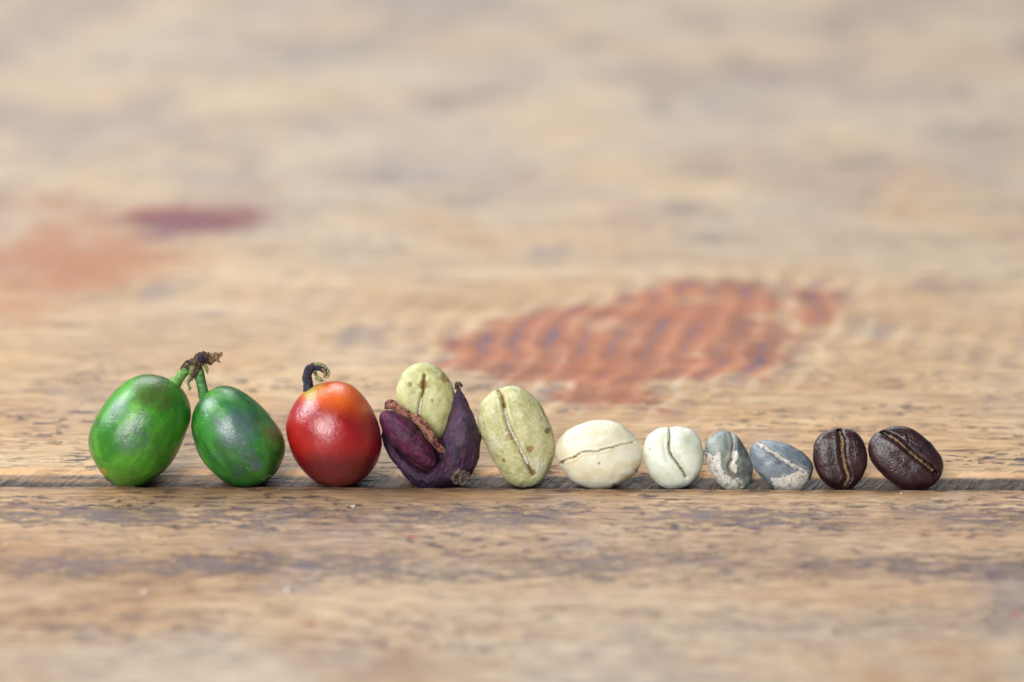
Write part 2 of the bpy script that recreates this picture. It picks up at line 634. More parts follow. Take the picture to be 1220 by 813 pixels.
PAINT = [(85, 235), (180, 205), (300, 160), (420, 140), (520, 125), (600, 110), (650, 85), (720, 75), (760, 90), (830, 80), (900, 75), (960, 110), (930, 160),
         (905, 190), (1000, 215), (1020, 240), (960, 270), (950, 305), (880, 320), (800, 320), (720, 330), (650, 340), (610, 385), (500, 390), (380, 390), (360, 340), (250, 330), (150, 310), (110, 300)]
PAINT2 = [(985, 95), (1130, 90), (1110, 140), (1110, 205), (1050, 205), (1000, 160)]
PAINT3 = [(625, 372), (655, 372), (662, 415), (630, 420)]
tp = lambda L: np.array([table_point(*q) for q in L])
patches = [tp(zpts(L, 2.1034, 480, 300)) for L in (PAINT, PAINT2, PAINT3)]
smear = tp([(148, 264), (200, 250), (260, 254), (303, 253), (298, 272), (230, 283), (170, 279)])
stain = tp([(-120, 246), (60, 240), (130, 252), (180, 290), (200, 310), (150, 345), (80, 352), (30, 385), (-40, 395), (-120, 390)])


def back_attr(V):
    XY = V[:, :2]
    return {'paint': np.maximum.reduce([poly_sdf(XY, p) for p in patches]), 'smear': poly_sdf(XY, smear), 'stain': poly_sdf(XY, stain)}


def relief(x, y, amp=.10):
    P = np.stack([x * .06, y * .5, 0 * x], 1)
    return amp * fbm(P, 3, 4) + .16 * fbm(np.stack([x * .02, y * .03, 0 * x + 4], 1), 2, 8)


edge_y = lambda x: 6.3 + .45 * n1(x * .07, 3) + .30 * n1(x * .4, 5, 3) + .5 * sstep(.25, .7, n1(x * .16, 9, 2))
ys = 6.3 + np.cumsum(.22 * 1.045 ** np.arange(110))
ys = ys[ys < 900]
rows = [(lambda x, y=ys[-1]: 0 * x + y, lambda x, y: 0 * x - 30, 0.0)]
for k in range(len(ys) - 1, -1, -1):
    rows.append((lambda x, k=k: ys[k] + (edge_y(x) - 6.3) * math.exp(-k / 12), lambda x, y: .3 + relief(x, y), 0.06 if k < 2 else 0.0))
for k in range(1, 19):
    f = k / 18

    def yf(x, f=f): return edge_y(x) * (1 - f) + f * (1.15 + .25 * n1(x * .3, 21))

    def zf(x, y, f=f):
        base = .3 + relief(x, y) * (1 - f) - 2.7 * (f ** 0.9) + .16 * math.sin(f * math.pi)
        P = np.stack([(x - .9 * y) * .8, y * .3, 0 * x], 1)
        return base + .16 * fbm(P, 3, 14) * math.sin(f * math.pi) - .18 * (f < .2) * sstep(.1, .6, n1(x * .9, 31))
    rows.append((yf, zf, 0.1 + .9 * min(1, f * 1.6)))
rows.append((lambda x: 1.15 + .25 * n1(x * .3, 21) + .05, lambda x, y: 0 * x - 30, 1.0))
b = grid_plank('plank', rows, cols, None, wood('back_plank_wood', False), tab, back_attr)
b['label'] = 'pale worn plank with patches of red paint behind the row'

fe = lambda x: .28 * n1(x * .09, 41) + .24 * n1(x * .55, 43, 4) - .5 * sstep(.3, .7, n1(x * .22, 47, 2))
yf_ = -np.r_[0, np.cumsum(.22 * 1.05 ** np.arange(90))]
yf_ = yf_[yf_ > -330]
rows = [(lambda x: 0 * x + .55 + fe(x) * .5, lambda x, y: 0 * x - 30, 1.0), (lambda x: .52 + fe(x), lambda x, y: 0 * x - 1.2, 1.0)]
for a in np.linspace(0, 90, 7)[:-1]:
    rows.append((lambda x, a=a: .10 + .4 * math.cos(math.radians(a)) + fe(x), lambda x, y, a=a: -.5 + .5 * math.sin(math.radians(a)) + relief(x, y, .07), 1 - a / 90))
for k, y0 in enumerate(yf_):
    rows.append((lambda x, y0=y0, k=k: y0 + fe(x) * math.exp(-k / 10), lambda x, y: relief(x, y, .07), 0.0))
rows.append((lambda x: 0 * x + yf_[-1], lambda x, y: 0 * x - 30, 0.0))
f = grid_plank('plank', rows, cols, None, wood('front_plank_wood', True), tab, lambda V: {})
f['label'] = 'brown front plank with dark scuffs along its edge'


# ------------------------------------------------------------------ organic materials
def skin(name, c0, c1, c2=None, c3=None, stretch=(.09, .05, .09), specks=None, masks=(), groove=None, rough=.42, spec=.5, sss=.15, sssr=(1, .5, .3),
         bump=.08, bscale=.45, wrinkle=None, seed=0, speckcol=None, grgain=(.2, .75), coat=0, roughvar=.15, breakup=1.0, pits=0):
    g = G(name)
    A = g.attr('axis', True)            # px of the photo's scale, y along the long axis
    o = (seed * 3.1, seed * 1.7, seed * 2.3)
    a = g.noise(A, stretch, o, 4, .6, .4)
    col = g.mix(g.rng(a, .36, .62), c0, c1)
    if c2:
        b = g.noise(A, tuple(q * 1.2 for q in stretch), (o[0] + 9, o[1] + 4, 2), 4, .62, .6)
        col = g.mix(g.rng(b, .50, .72, 0, .75), col, c2)
    if c3:
        b = g.noise(A, tuple(q * .8 for q in stretch), (o[0] - 9, o[1] + 14, 7), 4, .6, .4)
        col = g.mix(g.rng(b, .54, .7, 0, .7), col, c3)
    fine = g.noise(A, (.5, .35, .5), o, 3, .6)
    brk = g.mul(g.add(g.noise(A, (.16, .13, .16), (o[0] + 5, 8, 1), 4, .65), -.5), breakup)
    for m, c, lo, hi, k in masks:
        col = g.mix(g.rng(g.add(g.attr(m), brk), lo, hi, 0, k), col, c)
    col = g.mix(g.rng(fine, .52, .75, 0, .22), col, tuple(q * .55 for q in c0[:3]) + (1,))
    col = g.mix(g.rng(fine, .48, .25, 0, .15), col, c1)
    if specks:
        v = g.noise(A, (specks[0],) * 3, (4, 4, seed), 2, .5)
        col = g.mix(g.rng(v, specks[1], specks[1] + .05, 0, specks[2]), col, speckcol)
    if pits:
        v = g.noise(A, (.75, .75, .75), (14, 4, seed), 2, .5)
        col = g.mix(g.rng(v, .66, .74, 0, pits), col, tuple(q * .3 for q in c0[:3]) + (1,))
    if groove:
        gg = g.add(g.attr('groove'), g.mul(g.add(g.noise(A, (.3, .3, .3), o, 3), -.5), .5))
        col = g.mix(g.rng(gg, grgain[0], grgain[1]), col, groove)
    h = g.add(g.mul(g.noise(A, (bscale,) * 3, o, 3, .6), 1), g.mul(g.noise(A, (.1, .06, .1), o, 2), 1.2))
    if wrinkle:
        h = g.add(h, g.mul(g.noise(A, wrinkle[:3], o, 4, .6, .8), wrinkle[3]))
    r = g.add(rough - roughvar / 2, g.mul(g.noise(A, (.12, .08, .12), o, 4, .6), roughvar))
    return g.out(col, r, g.bump(h, bump * MM, 1.0), spec=spec, sss=sss, sssr=sssr, sscale=1.2, coat=coat)


def bits(name, c0, c1, rough=.8, size=.3, bump=.15, c2=None, spec=.3):
    g = G(name)
    P = g.n('ShaderNodeTexCoord').outputs['Object']
    P = g.scale(P, (1000 * 8.8,) * 3)
    a = g.noise(P, (size,) * 3, (1, 2, 3), 4, .65)
    col = g.mix(g.rng(a, .36, .62), c0, c1)
    if c2:
        col = g.mix(g.rng(g.noise(P, (size * .6,) * 3, (7, 2, 3), 3), .5, .65), col, c2)
    return g.out(col, rough, g.bump(a, bump * MM, 1), spec=spec)


def body_part(fr, name, b, mat, parent=None):
    b.attr['axis'] = b.axis_of(b.V)
    if 'groove' not in b.attr:
        b.attr['groove'] = np.zeros(len(b.V))
    return fr.add(name, b.V, b.F, mat, parent, b.attr, c=b.c)


def scar(fr, b, uv, r, mats, parent, seed=1, name='calyx_scar'):
    """the dried navel at a fruit's lower end: ring with a dot, seated on the surface at local uv"""
    q = np.array(uv, float)
    A = b.V
    sel = A[:, 2] > 3
    i = np.argmin(((A[:, :2] - q) ** 2).sum(1) + 1e6 * (~sel))
    p = A[i]
    nrm = p / np.array([1, 1, (b.df / np.abs(A[:, :2]).max()) ** 2])
    nrm /= np.linalg.norm(nrm)
    t1 = np.cross(nrm, [0.3, 1, .1]); t1 /= np.linalg.norm(t1)
    t2 = np.cross(nrm, t1)
    pr = [(0, .35), (.18, .42), (.3, .12), (.55, .05), (.75, .32), (.92, .40), (1.08, .2), (1.22, -.12)]
    seg = 36
    V, F = [], []
    for k, (rr, hh) in enumerate(pr):
        for j in range(seg):
            a = 2 * math.pi * j / seg
            w = 1 + .12 * math.sin(3 * a + seed) + .1 * math.sin(7 * a + 2 * seed) if k else 1
            V.append(p + r * (rr * w * (math.cos(a) * t1 + math.sin(a) * t2) + (hh * .55 * (1 + .5 * math.sin(5 * a + k))) * nrm))
        if k:
            for j in range(seg):
                F.append([(k - 1) * seg + j, k * seg + j, k * seg + (j + 1) % seg, (k - 1) * seg + (j + 1) % seg])
    return fr.add(name, np.array(V), F, mats, parent, c=b.c)


def tube(fr, name, pts, mat, parent=None, n=60, seg=20, flat=1.0, rough=0.0, rsize=4.0, seed=0, flute=0.0):
    P = np.asarray(pts, float)
    P = np.column_stack([P[:, 0] - fr.c[0], fr.c[1] - P[:, 1], P[:, 2], P[:, 3]])
    V, F = sweep(P, n, seg, flat, rough, rsize, seed, True, flute)
    return fr.add(name, V, F, mat, parent, {'axis': V.copy(), 'groove': np.zeros(len(V))})


# ------------------------------------------------------------------ two green cherries on one stalk
Z1 = (4.065, 90, 400)
root = thing('green_cherry_sprig', 'two unripe green coffee cherries joined by one short brown-tipped stalk', 'coffee cherries')
o1 = zpts([(350, 185), (430, 200), (490, 235), (535, 290), (557, 360), (545, 440), (510, 530), (460, 620), (390, 690), (300, 733), (225, 737), (160, 705), (110, 640), (75, 570), (65, 500), (85, 430), (125, 360), (190, 275), (260, 215)], *Z1)
o2 = zpts([(720, 240), (790, 262), (870, 320), (940, 395), (990, 460), (1012, 530), (1000, 610), (960, 680), (900, 720), (820, 733), (740, 715), (660, 655), (600, 580), (570, 500), (560, 420), (575, 360), (605, 305), (655, 262)], *Z1)
GREEN = dict(c0=lin(40, 118, 16), c1=lin(76, 156, 34), c2=lin(40, 84, 44), c3=lin(104, 172, 52), stretch=(.042, .02, .04), rough=.31, roughvar=.14, spec=.85, pits=.55,
             sss=.2, sssr=(.5, 1, .3), bump=.06, specks=(.42, .715, .9), speckcol=lin(196, 220, 190), breakup=.9)
mg1 = skin('green_cherry_skin', seed=1, masks=[('m1', lin(70, 84, 30), .35, .95, .75), ('m2', lin(62, 88, 84), .35, 1.0, .75), ('m3', lin(170, 150, 40), .5, .8, .9)], **GREEN)
GREEN.update(c0=lin(28, 100, 28), c1=lin(58, 136, 54), c2=lin(44, 82, 68))
mg2 = skin('green_cherry_skin_dull', seed=6, masks=[('m1', lin(88, 70, 40), .45, .85, .6), ('m2', lin(92, 104, 124), .35, 1.05, .7)], **GREEN)
b1 = Body(o1, 57, 54, axis=58)
b1.lump(1.3, 42, 2)
b1.blob('m1', [(185, 463, 26, .9), (201, 478, 16, .8), (150, 565, 22, .6), (112, 555, 10, .6)])
b1.blob('m2', [(165, 520, 26, .8), (150, 490, 16, .7), (185, 500, 14, .6), (205, 535, 12, .5)])
b1.blob('m3', [(126, 562, 7, 1), (198, 476, 6, .5)])
fr1 = Frame(root, b1.c, settle(b1.V, b1.c))
f1 = body_part(fr1, 'fruit', b1, mg1)
f1['label'] = 'larger green fruit leaning right, lit along its left side'
b2 = Body(o2, 51, 49, axis=128)
b2.lump(1.3, 38, 9)
b2.blob('m1', [(330, 515, 18, .7), (320, 560, 14, .5)])
b2.blob('m2', [(287, 510, 30, .9), (262, 540, 14, .5), (300, 540, 16, .7), (308, 553, 9, .9)])
fr2 = Frame(root, b2.c, settle(b2.V, b2.c), fr1.base)
f2 = body_part(fr2, 'fruit', b2, mg2)
f2['label'] = 'smaller green fruit leaning left with a greyish bloom'
scar_m = bits('dried_scar', lin(64, 66, 38), lin(122, 122, 80), c2=lin(52, 92, 40), size=.5)
scar(fr1, b1, b1.loc([[132, 571.5]])[0], 4.2, scar_m, f1, 1)
scar(fr2, b2, b2.loc([[319.5, 568.5]])[0], 4.6, scar_m, f2, 2)
# seat the stalk pieces at the first fruit's depth
ped = skin('pedicel_green', lin(70, 130, 44), lin(112, 164, 72), c2=lin(60, 84, 52), stretch=(.3, .3, .3), rough=.5, bump=.1, seed=3, sss=.1)
ped2 = skin('pedicel_green_dark', lin(54, 104, 52), lin(88, 142, 74), c2=lin(36, 44, 62), stretch=(.25, .25, .25), rough=.5, bump=.1, seed=4, sss=.1)
dark = bits('dried_stalk', lin(44, 34, 40), lin(92, 74, 58), c2=lin(126, 104, 78), size=.45, bump=.25)
tan = bits('broken_stalk_end', lin(112, 80, 56), lin(176, 146, 108), c2=lin(70, 44, 40), size=.4, bump=.25)
tube(fr1, 'pedicel', [(205, 461, -2, 9.5), (209.5, 456, 0, 7.8), (213.5, 451, 1, 6.1), (218, 445.5, 1, 5.6), (223, 440, 0, 5.8), (227, 436, 0, 5)], ped, rough=.12, seed=2)
tube(fr1, 'pedicel', [(244, 474, 0, 7.5), (242.5, 468, 1, 6.4), (241, 461, 2, 5.9), (239, 453, 2, 6.2), (237, 444, 2, 6.6), (236, 437, 1, 5)], ped2, rough=.14, seed=5)
tube(fr1, 'stalk', [(224, 442, 0, 4), (229, 437, 2, 6.8), (235, 431, 3, 7.5), (242, 428, 3, 8), (247, 426, 2, 6.5), (251, 424, 1, 4)], dark, rough=.5, rsize=4, seed=11, n=80, seg=36)
tube(fr1, 'stalk_end', [(246, 430, 2, 6.5), (251, 427, 2, 6), (256, 425, 1, 5), (261, 424, 1, 3.6), (265.5, 422.5, 1, .6)], tan, rough=.55, rsize=3, seed=12, n=60, seg=30, flat=.7)
tube(fr1, 'stalk_splinter', [(257, 423, 2, 2.6), (261, 421.5, 2, 1.8), (265.5, 420, 2, .4)], tan, rough=.4, rsize=3, seed=13, n=24, seg=12)
tube(fr1, 'stalk_splinter', [(257, 428, 2, 2.6), (260.5, 430, 2, 1.8), (263, 432.5, 2, .3)], tan, rough=.4, rsize=3, seed=14, n=24, seg=12)
bract = bits('bract', lin(96, 112, 60), lin(140, 150, 90), c2=lin(80, 58, 48), size=.4)
for k, P in enumerate([[(226, 440, 5, 3), (221, 436, 6, 2.6), (217, 438, 5, 1.6), (216, 441, 5, .4)], [(233, 434, 8, 2.5), (229, 442, 9, 3), (227, 450, 8, 2), (225, 457, 7, 1.6), (227, 463, 7, 1.9), (225, 465, 7, .5)],
                       [(238, 436, 9, 2.6), (234, 445, 10, 2.4), (229, 452, 9, 1.5), (226, 455, 9, .4)], [(243, 432, 8, 2.6), (247, 439, 8, 2.2), (248, 446, 7, .5)],
                       [(230, 433, 8, 2.5), (224, 431, 8, 2), (219, 434, 7, .5)]]):
    tube(fr1, 'bract', P, bract if k % 2 else dark, rough=.4, rsize=3, seed=20 + k, n=36, seg=12, flat=.45)
tube(fr1, 'bud_scar', [(239, 425, 6, .5), (240, 426, 9, 4.5), (242, 429, 11, 4.8), (243, 432, 10, .8)], bits('bud_scar_dark', lin(30, 24, 44), lin(60, 50, 66), size=.5), rough=.3, n=30, seg=20)

# ------------------------------------------------------------------ the red cherry
Z2 = (4.28, 330, 410)
root = thing('red_cherry', 'ripe red coffee cherry with orange shoulder and a dark curled stalk', 'coffee cherry')
o3 = zpts([(320, 190), (390, 215), (440, 260), (490, 340), (520, 420), (535, 500), (520, 580), (480, 650), (420, 705), (350, 730), (280, 733), (210, 710), (140, 650), (90, 580), (62, 500), (48, 420), (55, 370), (85, 310), (130, 250), (190, 210), (250, 193)], *Z2)
b3 = Body(o3, 58, 55, axis=105)
b3.lump(1.2, 40, 4)
b3.blob('m1', [(412, 452, 38, 1), (392, 456, 30, .95), (374, 460, 24, .9), (432, 468, 30, .75)])
b3.blob('m2', [(371, 466, 9, 1), (382, 459, 7, .6)])
b3.blob('m3', [(440, 500, 26, .8), (448, 480, 16, .7)])
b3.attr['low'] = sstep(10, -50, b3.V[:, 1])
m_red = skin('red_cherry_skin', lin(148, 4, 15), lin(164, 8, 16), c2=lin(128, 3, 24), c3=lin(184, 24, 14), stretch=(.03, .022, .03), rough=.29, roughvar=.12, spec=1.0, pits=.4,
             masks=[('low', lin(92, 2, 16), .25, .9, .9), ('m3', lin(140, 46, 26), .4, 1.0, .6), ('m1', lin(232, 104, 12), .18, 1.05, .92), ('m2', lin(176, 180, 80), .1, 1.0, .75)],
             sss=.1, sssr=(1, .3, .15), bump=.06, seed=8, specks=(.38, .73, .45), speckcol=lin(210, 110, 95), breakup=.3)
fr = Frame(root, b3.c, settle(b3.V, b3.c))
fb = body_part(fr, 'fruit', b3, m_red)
st = bits('cherry_stalk_dark', lin(30, 32, 52), lin(66, 66, 84), c2=lin(50, 42, 50), size=.4, bump=.2)
s1 = tube(fr, 'stalk', [(372, 470, 8, 8), (368.5, 463, 9, 6.6), (367, 455, 9, 5.8), (366.5, 447, 9, 5.6), (368.5, 441, 9, 5.4), (373, 437.5, 9, 5.0), (379, 436.5, 9, 4.6), (384.5, 438.5, 9, 4.4), (388.5, 443, 9, 3.6), (389, 448, 9, 1.5)], st, rough=.3, seed=3, n=70, seg=24)
curl = bits('stalk_curl', lin(120, 132, 84), lin(170, 172, 120), c2=lin(70, 58, 50), size=.35)
tube(fr, 'stalk_rim', [(372, 436.5, 12, 1.5), (378, 433.5, 13, 2), (384, 434.5, 13, 2), (389, 438.5, 12, 1.8), (392, 444, 11, 2), (391, 449, 11, 1.6), (388, 450.5, 11, .4)], curl, rough=.4, rsize=3, n=50, seg=14, flat=.7, seed=5)
tube(fr, 'stalk_rim', [(376, 441, 11, 1.6), (377, 446, 12, 2.4), (380, 451, 12, 2.6), (384, 453.5, 11, 1.8), (387, 453, 10, .4)], curl, rough=.4, rsize=3, n=40, seg=14, flat=.6, seed=6)
tube(fr, 'stalk_rim', [(385, 439, 13, 1.5), (388, 444, 14, 1.8), (387, 449, 13, 1.2), (385, 450, 13, .3)], tan, rough=.4, rsize=3, n=30, seg=12, flat=.6, seed=7)

# ------------------------------------------------------------------ the split purple husk
Z3 = (4.517, 440, 420)
root = thing('cherry_husk', 'split dark purple cherry husk cupping a pale green bean', 'fruit husk')
PUR = dict(stretch=(.06, .05, .06), rough=.5, roughvar=.2, spec=.5, sss=.08, bump=.16, bscale=.5, wrinkle=(.11, .05, .11, 2.6))
m_shell = skin('husk_purple', lin(40, 18, 40), lin(70, 34, 66), c2=lin(36, 32, 70), c3=lin(84, 42, 54), seed=3, specks=(.5, .72, .5), speckcol=lin(140, 120, 140), **PUR)
m_lobe = skin('husk_magenta', lin(62, 22, 46), lin(104, 38, 76), c2=lin(44, 28, 62), c3=lin(116, 50, 78), seed=5, specks=(.5, .71, .6), speckcol=lin(200, 160, 170), **PUR)
m_in = skin('husk_inner', lin(58, 8, 14), lin(96, 16, 20), c2=lin(30, 8, 18), stretch=(.1, .1, .1), rough=.35, seed=7, sss=.1, bump=.08)
shellP = np.array([(546, 460, -4, 1.0), (546.5, 466, -3, 3.2), (548, 480, -1, 9.5), (549, 500, 2, 17), (550, 522, 5, 22.5), (547, 543, 7, 23), (540.5, 557.5, 7, 21), (528, 565.5, 6, 15.5), (513, 572, 4, 10.5), (498, 568.5, 2, 10),
                   (484, 557, 0, 7.8), (471, 543.5, -2, 6.3), (462, 531, -4, 4.5), (457.5, 520, -5, 3), (456, 511, -6, .5)], float)
c4 = np.array([514.0, 520.0])
Pl = np.column_stack([shellP[:, 0] - c4[0], c4[1] - shellP[:, 1], shellP[:, 2], shellP[:, 3]])
Vs, Fs = sweep(Pl, 170, 96, 1.15, .10, 15, 4, True, .035)
Vs = Vs + 0.9 * np.stack([fbm(Vs / 5, 2, 6), fbm(Vs / 5 + 5, 2, 7), fbm(Vs / 5 + 9, 2, 8)], 1)
d4 = settle(Vs, c4)
fr = Frame(root, c4, d4)
sh = fr.add('shell', Vs, Fs, m_shell, None, {'axis': Vs.copy(), 'groove': np.zeros(len(Vs))})
lo = zpts([(60, 345), (85, 310), (130, 308), (190, 350), (260, 415), (320, 480), (362, 545), (370, 600), (345, 628), (290, 615), (230, 575), (160, 520), (100, 460), (65, 400)], *Z3)
bl = Body(lo, 26, 20, axis=-42, seg=200, nf=60, harm=7)
bl.lump(1.5, 14, 3)
bl.V[:, 2] += 8
fr.add('inner_lobe', bl.V, bl.F, m_lobe, None, {'axis': bl.axis_of(bl.V), 'groove': np.zeros(len(bl.V))}, c=bl.c)['label'] = 'magenta-brown inner fold of the husk'
ib = Body(zpts([(250, 330), (400, 350), (470, 480), (440, 600), (360, 680), (250, 660), (150, 560), (110, 440), (160, 350)], *Z3), 8, 22, seg=90, nf=30, nb=16, harm=5)
ib.V[:, 2] -= 10
fr.add('inner_skin', ib.V, ib.F, m_in, None, {'axis': ib.axis_of(ib.V), 'groove': np.zeros(len(ib.V))}, c=ib.c)
m_dry = bits('dried_pulp', lin(112, 62, 54), lin(170, 124, 102), c2=lin(78, 36, 44), size=.22, bump=.3)
dr = tube(fr, 'dried_pulp_strip', [(459, 487, 12, 1), (464, 483, 17, 5.5), (470, 483, 21, 6.4), (478, 488, 24, 5.4), (487, 493, 27, 4.8), (497, 499, 29, 6.2), (505, 507, 30, 6.8), (513, 519, 29, 5.6), (520, 529, 27, 5.2), (526, 535, 25, 5.6), (531, 539, 24, 1.5)],
          m_dry, n=130, seg=64, flat=.42, rough=.42, rsize=5, seed=9, flute=.2)
tube(fr, 'tip_curl', [(543, 464, -2, 1.5), (544, 459, -1, 2.6), (547, 457.5, 0, 2.6), (549.5, 459.5, 1, 1.8), (549, 462.5, 1, .5)], dark, n=40, seg=16, rough=.35, rsize=3, seed=4)


class _B: pass


bb = _B(); bb.V = Vs; bb.db = 30; bb.df = 26; bb.c = c4
cal = bits('calyx_grey', lin(70, 60, 56), lin(132, 118, 104), c2=lin(44, 34, 40), size=.5, bump=.25)
# navel: sits on the front of the shell's lower right bulge
q = np.array([550.5 - c4[0], c4[1] - 569.0])
fi = np.argmin(((Vs[:, :2] - q) ** 2).sum(1) - 2.0 * Vs[:, 2])
p = Vs[fi].copy()
nr = np.array([.25, -.45, .85]); nr /= np.linalg.norm(nr)
t1 = np.cross(nr, [0, 1, 0]); t1 /= np.linalg.norm(t1)
t2 = np.cross(nr, t1)
pr = [(0, .55), (.12, .6), (.22, .25), (.42, .15), (.52, .42), (.62, .25), (.78, .2), (.9, .52), (1.0, .6), (1.1, .3), (1.15, -.4)]
V, F = [], []
seg = 44
for k, (rr, hh) in enumerate(pr):
    for j in range(seg):
        a = 2 * math.pi * j / seg
        w = 1 + (.08 * math.sin(4 * a) + .07 * math.sin(9 * a + 1)) * (k > 3)
        V.append(p + 9.2 * (rr * w * (math.cos(a) * t1 + math.sin(a) * t2) + hh * .5 * (1 + .25 * math.sin(6 * a + k)) * nr))
    if k:
        for j in range(seg):
            F.append([(k - 1) * seg + j, k * seg + j, k * seg + (j + 1) % seg, (k - 1) * seg + (j + 1) % seg])
fr.add('calyx_scar', np.array(V), F, cal)


# ------------------------------------------------------------------ beans
def ribbon(fr, b, name, mat, t0, t1, half, seed, rag=.5, lift=.4, parent=None, thick=.5, shift=0.0):
    """a ragged strip of thin skin lying in a bean's crease"""
    n, m = 150, 7
    tt = np.linspace(t0, t1, n)
    path = catmull(b.path, n * 3)
    k = (tt * (n * 3 - 1)).astype(int)
    C = path[k]
    T = np.gradient(C, axis=0)
    T /= np.linalg.norm(T, axis=1)[:, None] + 1e-9
    Nn = np.stack([-T[:, 1], T[:, 0]], 1)
    e = np.minimum(1, np.minimum(np.arange(n), np.arange(n)[::-1]) / 9)
    hl = half * e * np.maximum(.08, .85 + 1.5 * rag * n1(np.arange(n) * .3, seed, 4))
    hr = half * e * np.maximum(.08, .85 + 1.5 * rag * n1(np.arange(n) * .33, seed + 5, 4))
    V, top = [], []
    for j in range(m):
        f = j / (m - 1)
        off = -hl + f * (hl + hr) + shift
        uv = C + Nn * off[:, None]
        w = b.front_w(uv) + lift + .5 * half * n1(np.arange(n) * .3 + j * 3.3, seed + 9, 3)
        top.append(np.column_stack([uv, w]))
    A = np.stack(top, 1)
    Bk = A.copy()
    Bk[:, :, 2] -= thick
    V = np.vstack([A.reshape(-1, 3), Bk.reshape(-1, 3)])
    F, o = [], n * m
    for i in range(n - 1):
        for j in range(m - 1):
            a = i * m + j
            F.append([a, a + m, a + m + 1, a + 1])
            F.append([o + a, o + a + 1, o + a + m + 1, o + a + m])
        a, c = i * m, i * m + m - 1
        F.append([a, o + a, o + a + m, a + m])
        F.append([c, c + m, o + c + m, o + c])
    return fr.add(name, V, F, mat, parent, {'axis': V.copy()}, c=b.c)


def film(fr, b, name, mask, mat, lift=.5, seed=1, parent=None):
    """a patch of thin papery skin still sticking to a bean: the covered faces lifted off a little and closed below"""
    keep = mask > .5
    faces = [f for f in b.F if all(keep[i] for i in f)]
    ids = sorted({i for f in faces for i in f})
    mp = {v: k for k, v in enumerate(ids)}
    X = b.V[ids]
    D = b.dirn[ids]
    m = mask[ids]
    curl = .5 * np.clip(1 - (m - .5) * 5, 0, 1) ** 2
    top = X + D * (lift * (.45 + .55 * sstep(.5, .62, m)) + curl + .38 * fbm(X / 2.2, 3, seed) + .3 * fbm(X / 5, 2, seed + 3))[:, None]
    bot = X - D * .25
    n = len(ids)
    F = [[mp[i] for i in f] for f in faces]
    cnt = {}
    for f in F:
        for a, c in zip(f, f[1:] + f[:1]):
            cnt[(a, c)] = 1
    side = [[c, a, a + n, c + n] for (a, c) in cnt if (c, a) not in cnt]
    return fr.add(name, np.vstack([top, bot]), F + side, mat, parent, {'axis': np.vstack([top, bot])}, c=b.c)


def papery(name, c0, c1, c2, seed=0):
    g = G(name)
    A = g.attr('axis', True)
    a = g.noise(A, (.35, .35, .35), (seed, 2, 3), 4, .65, .5)
    col = g.mix(g.rng(a, .35, .65), c0, c1)
    col = g.mix(g.rng(g.noise(A, (.2, .2, .2), (seed + 8, 2, 3), 3), .55, .7), col, c2)
    return g.out(col, .55, g.bump(a, .16 * MM, 1), spec=.5, sss=.15, sssr=(1, .9, .8))


# bean cupped by the husk
root = thing('parchment_bean', 'pale green bean standing upright inside the split purple husk', 'coffee bean', 'coffee beans in the row')
b = Body(zpts([(290, 52), (350, 70), (410, 120), (448, 180), (465, 250), (458, 330), (430, 400), (390, 468), (330, 460), (250, 400), (180, 325), (150, 262), (140, 210), (158, 150), (190, 100), (240, 65)], *Z3), 21, 22, axis=105, flat=2.3)
b.lump(.8, 12, 4)
b.crease(zpts([(300, 108), (297, 160), (295, 200), (285, 240), (275, 290), (274, 340), (300, 400)], *Z3), 5, 2.0, .7, seed=4)
b.blob('m1', [(505, 458, 7, 1), (489, 458, 4, .9), (515, 477, 3, .8), (530, 450, 9, .8), (536, 465, 7, .6)])
b.blob('m2', [(520, 437, 14, .6), (538, 478, 8, .6), (486, 492, 8, .5), (530, 510, 10, .5)])
fb = Frame(root, b.c, d4 + .5)
m = skin('parchment_green', lin(184, 186, 122), lin(206, 204, 150), c2=lin(164, 166, 104), c3=lin(212, 210, 172), stretch=(.07, .06, .07), rough=.5, bump=.10, seed=2,
         masks=[('m1', lin(142, 92, 52), .5, .85, .75), ('m2', lin(92, 96, 52), .5, .9, .55)], groove=lin(150, 116, 74), grgain=(.4, .95), sss=.2, sssr=(1, .9, .4), specks=(.3, .70, .5), speckcol=lin(140, 110, 70))
bo = body_part(fb, 'bean_body', b, m)
white = papery('white_slit', lin(232, 226, 208), lin(250, 246, 232), lin(206, 190, 160), 3)
ribbon(fb, b, 'seam', white, .5, .86, 2.0, 5, .4, 1.2, bo)

Z4 = (5.08, 560, 440)
root = thing('parchment_bean', 'large mottled yellow-green bean standing tilted just right of the purple husk', 'coffee bean', 'coffee beans in the row')
b = Body(zpts([(250, 100), (310, 115), (380, 160), (430, 220), (470, 300), (500, 380), (515, 460), (500, 560), (465, 640), (410, 700), (330, 717), (250, 705), (200, 650), (150, 560), (100, 460), (60, 380), (48, 300), (60, 220), (110, 150), (180, 115)], *Z4),
         26, 30, axis=112, flat=2.4)
b.lump(1.2, 13, 6, 3)
b.crease(zpts([(165, 120), (195, 165), (208, 220), (216, 270), (240, 350), (290, 450), (330, 530), (360, 595), (395, 650)], *Z4), 6, 2.3, 1.2, seed=8, open0=True)
b.blob('m1', [(604, 510, 6, .7), (631, 534, 5, 1), (600, 548, 3, 1), (608, 520, 7, .7), (599, 478, 8, .6), (616, 537, 6, .6), (634, 563, 6, .8)])
b.blob('m2', [(652, 513, 4, 1.2), (601, 482, 5, .8), (606, 556, 5, .7), (578, 505, 8, .6), (616, 565, 9, .5), (630, 470, 10, .5), (650, 490, 8, .5)])
b.blob('m3', [(640, 555, 15, .9), (590, 530, 14, .7), (640, 500, 14, .5)])
fr = Frame(root, b.c, settle(b.V, b.c))
